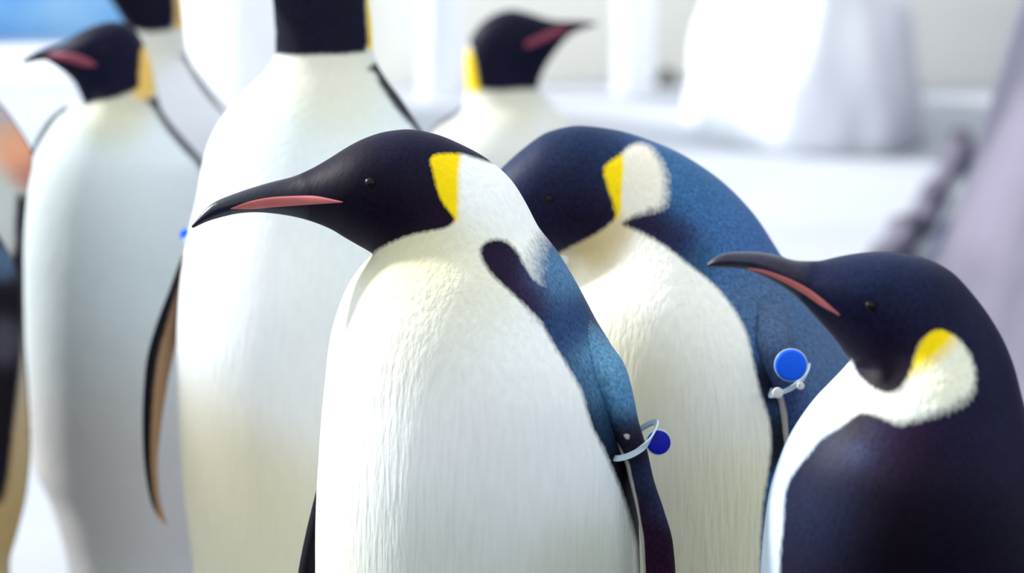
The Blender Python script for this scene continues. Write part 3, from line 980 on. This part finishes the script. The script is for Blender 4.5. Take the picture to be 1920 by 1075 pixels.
pen_g, hit_g = penguin(
    'penguin facing right with pointed bill, at the back of the group', 4.10, G_ROWS, g_dark,
    lambda px, py: np.clip(sdf(px, py, [(860, 92), (886, 100), (896, 140), (904, 172), (880, 172), (860, 150)]) / 4.0, -3, 1),
    lambda px, py: field(px, py, (240, 240, 232), [(960, 190, (222, 220, 198), 25)]), flat((22, 22, 46)),
    flippers=[{'rows': [(815, 300, 850, 300, .02, .04), (760, 420, 815, 420, .024, .04), (745, 600, 800, 600, .016, .04), (755, 760, 785, 760, .008, .04), (768, 810, 772, 812, .002, .04)], 'shade': flip_shade((30, 36, 48))}],
    nseg=112, step=.005, eye=(965, 62), eye_r=.005,
    stripe=([(984, 80), (1010, 67), (1040, 54), (1072, 47)], [(986, 91), (1012, 81), (1042, 68), (1071, 50)]), stripe_mat=M_MAUVE)

# ------------------------------------------------------------------ penguin H: cut by the left edge
H_ROWS = [(-330, 1075, 14, 1075, .105), (-350, 1001, 31, 1001, .116), (-370, 924, 48, 924, .124), (-388, 830, 54, 830, .130), (-396, 720, 48, 720, .132), (-395, 650, 43, 650, .132), (-385, 480, 41, 480, .126), (-362, 360, 50, 360, .112), (-335, 300, 61, 300, .100),
          (-300, 245, 36, 247, .086), (-265, 195, 0, 197, .070), (-245, 145, -50, 150, .058), (-242, 100, -80, 100, .052), (-245, 60, -92, 40, .049), (-262, 40, -115, -10, .046), (-295, 30, -170, -40, .036), (-335, 24, -250, -30, .022), (-380, 18, -340, -4, .010), (-438, 10, -440, 7, .002)]


def h_dark(px, py, near):
    n = sdf(px, py, [(-520, -100), (-520, 50), (-400, 60), (-240, 80), (-120, 110), (-95, 60), (-60, -100)]) / 5
    n = np.maximum(n, sdf(px, py, [(34, 365), (28, 420), (22, 480), (-40, 560), (-60, 800), (-20, 930), (8, 930), (26, 800), (38, 700), (50, 560), (60, 400)]) / 7)
    fr = np.maximum(n, sdf(px, py, [(-100, 150), (-300, 300), (-330, 1500), (300, 1500), (300, 150)]) / 8)
    return np.clip(np.where(near, n, fr), -3, 3)


pen_h, hit_h = penguin(
    'penguin with orange blush on its neck and dark flipper, beside the raised-head penguin', 2.85, H_ROWS, h_dark,
    lambda px, py: np.full(len(px), -3.0),
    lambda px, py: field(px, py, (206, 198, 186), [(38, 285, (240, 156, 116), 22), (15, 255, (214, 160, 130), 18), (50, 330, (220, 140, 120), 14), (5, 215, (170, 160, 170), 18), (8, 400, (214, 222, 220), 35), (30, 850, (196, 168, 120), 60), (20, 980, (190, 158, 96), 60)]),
    flat((26, 22, 34)),
    flippers=[{'rows': [(-60, 440, -10, 430, .012, -.06), (-50, 490, 24, 490, .018, -.07), (-45, 560, 38, 560, .018, -.075), (-40, 650, 38, 650, .016, -.078), (-38, 740, 28, 740, .014, -.08), (-36, 830, 18, 830, .011, -.08), (-28, 900, 10, 900, .008, -.078), (-10, 938, -4, 940, .002, -.075)],
               'shade': flip_shade(lambda px, py: field(px, py, (26, 20, 30), [(5, 490, (90, 120, 150), 18), (5, 640, (84, 84, 96), 22)]))}],
    nseg=128, step=.0045)


# ------------------------------------------------------------------ flipper tags
def band(name, pts, width_dir, width, thick, mat, parent):
    """flat strap swept along a closed loop of points"""
    n = len(pts)
    v, f = [], []
    for i in range(n):
        p, a, b = pts[i], pts[i - 1], pts[(i + 1) % n]
        t = (b - a).normalized()
        wv = (width_dir - t * width_dir.dot(t)).normalized()
        nv = t.cross(wv)
        for s, q in ((-1, -1), (1, -1), (1, 1), (-1, 1)):
            v.append(p + wv * (s * width / 2) + nv * (q * thick / 2))
    for i in range(n):
        k = (i + 1) % n
        for j in range(4):
            m = (j + 1) % 4
            f.append((i * 4 + j, i * 4 + m, k * 4 + m, k * 4 + j))
    o = link(name, mesh_from(name, v, f, False), mat, parent)
    return o


def closed_curve(ctrl, n=8):
    p = [Vector(c) for c in ctrl]
    out = []
    m = len(p)
    for i in range(m):
        p0, p1, p2, p3 = p[i - 1], p[i], p[(i + 1) % m], p[(i + 2) % m]
        for k in range(n):
            t = k / n
            out.append(0.5 * ((2 * p1) + (p2 - p0) * t + (2 * p0 - 5 * p1 + 4 * p2 - p3) * t * t + (3 * p1 - p0 - 3 * p2 + p3) * t ** 3))
    return out


def disc(name, c, nrm, r, th, mat, parent, rim=None):
    """button disc with rounded edge; optional pale rim as its own part"""
    prof = [(0, th / 2), (r * 0.8, th / 2), (r * 0.95, th * 0.4), (r, th * 0.15), (r, -th * 0.15), (r * 0.95, -th * 0.4), (r * 0.8, -th / 2), (0, -th / 2)]
    q = nrm.to_track_quat('Z', 'Y').to_matrix()
    v, f = [], []
    ns = 40
    for (rr, zz) in prof:
        for j in range(ns):
            a = 2 * math.pi * j / ns
            v.append(c + q @ Vector((max(rr, 1e-5) * math.cos(a), max(rr, 1e-5) * math.sin(a), zz)))
    for i in range(len(prof) - 1):
        for j in range(ns):
            k = (j + 1) % ns
            f.append((i * ns + j, (i + 1) * ns + j, (i + 1) * ns + k, i * ns + k))
    o = link(name, mesh_from(name, v, f), mat, parent)
    if rim:
        vv, ff = [], []
        nb = 8
        for j in range(ns):
            a = 2 * math.pi * j / ns
            for b in range(nb):
                B = 2 * math.pi * b / nb
                rr = r * 1.02 + rim * math.cos(B)
                vv.append(c + q @ Vector((rr * math.cos(a), rr * math.sin(a), -th * 0.3 + rim * math.sin(B))))
        for j in range(ns):
            for b in range(nb):
                k, m = (j + 1) % ns, (b + 1) % nb
                ff.append((j * nb + b, k * nb + b, k * nb + m, j * nb + m))
        link('rim', mesh_from('rim', vv, ff), M_STRAP, o)
    return o


def tag_root(label, loc):
    r = bpy.data.objects.new('flipper_tag', None)
    COL.objects.link(r)
    r.location = loc
    r.empty_display_size = 0.02
    return tag(r, label, 'flipper tag', 'blue identification tags on penguin flippers')


def V(px, py, Y): return Vector(P(px, py, Y))


# tag on A
YA = 1.90 - 0.054
o = V(1190, 845, YA)
r = tag_root('deep blue disc tag on the flipper of the penguin in profile', o)
loop = [V(1153, 860, YA - .016), V(1170, 858, YA - .022), V(1190, 850, YA - .025), V(1208, 837, YA - .025), V(1222, 819, YA - .020), V(1231, 799, YA - .006), V(1228, 792, YA + .010), V(1212, 798, YA + .022), V(1185, 818, YA + .026), V(1160, 842, YA + .022), V(1148, 857, YA + .004)]
band('strap', closed_curve([p - o for p in loop]), Vector((0.45, 0, 0.9)), 0.0046, 0.0016, M_STRAP, r)
disc('disc', V(1235, 830, YA - .012) - o, Vector((0.1, -1, 0.2)).normalized(), 22.5 / 2420, 0.004, M_BLUE_DEEP, r, 0.0007)
# tag on B
YB = 2.20 - 0.126
o = V(1485, 700, YB)
r = tag_root('bright blue round tag on the flipper of the bowed-head penguin', o)
loop = [V(1450, 742, YB - .030), V(1466, 736, YB - .033), V(1484, 728, YB - .035), V(1500, 716, YB - .034), V(1512, 702, YB - .028), V(1516, 688, YB - .010), V(1512, 686, YB + .008), V(1480, 700, YB + .014), V(1450, 725, YB + .008), V(1444, 740, YB - .012)]
band('strap', closed_curve([p - o for p in loop]), Vector((0.35, 0, 0.9)), 0.0042, 0.0016, M_STRAP, r)
disc('disc', V(1483, 685, YB - .040) - o, Vector((-0.1, -1, 0.2)).normalized(), 28.5 / 2110, 0.005, M_BLUE, r, 0.0006)
disc('clip', V(1458, 737, YB - .036) - o, Vector((0, -1, 0.2)).normalized(), 10 / 2110, 0.004, M_WHITE, r)
disc('clip', V(1501, 724, YB - .038) - o, Vector((0, -1, 0.2)).normalized(), 7 / 2110, 0.004, M_WHITE, r)
# tag on D
YD = 2.55
o = V(350, 440, YD)
r = tag_root('small blue tag where the tallest penguin holds out its flipper', o)
disc('disc', V(348, 440, YD - .01) - o, Vector((-0.4, -1, 0.1)).normalized(), 11 / 1780, 0.005, M_BLUE, r)
loop = [V(350, 452, YD - .03), V(362, 458, YD - .036), V(378, 462, YD - .03), V(384, 460, YD + .02), V(372, 452, YD + .05), V(352, 446, YD + .04), V(346, 446, YD)]
band('strap', closed_curve([p - o for p in loop]), Vector((0.1, 0, 1)), 0.004, 0.0015, M_STRAP, r)
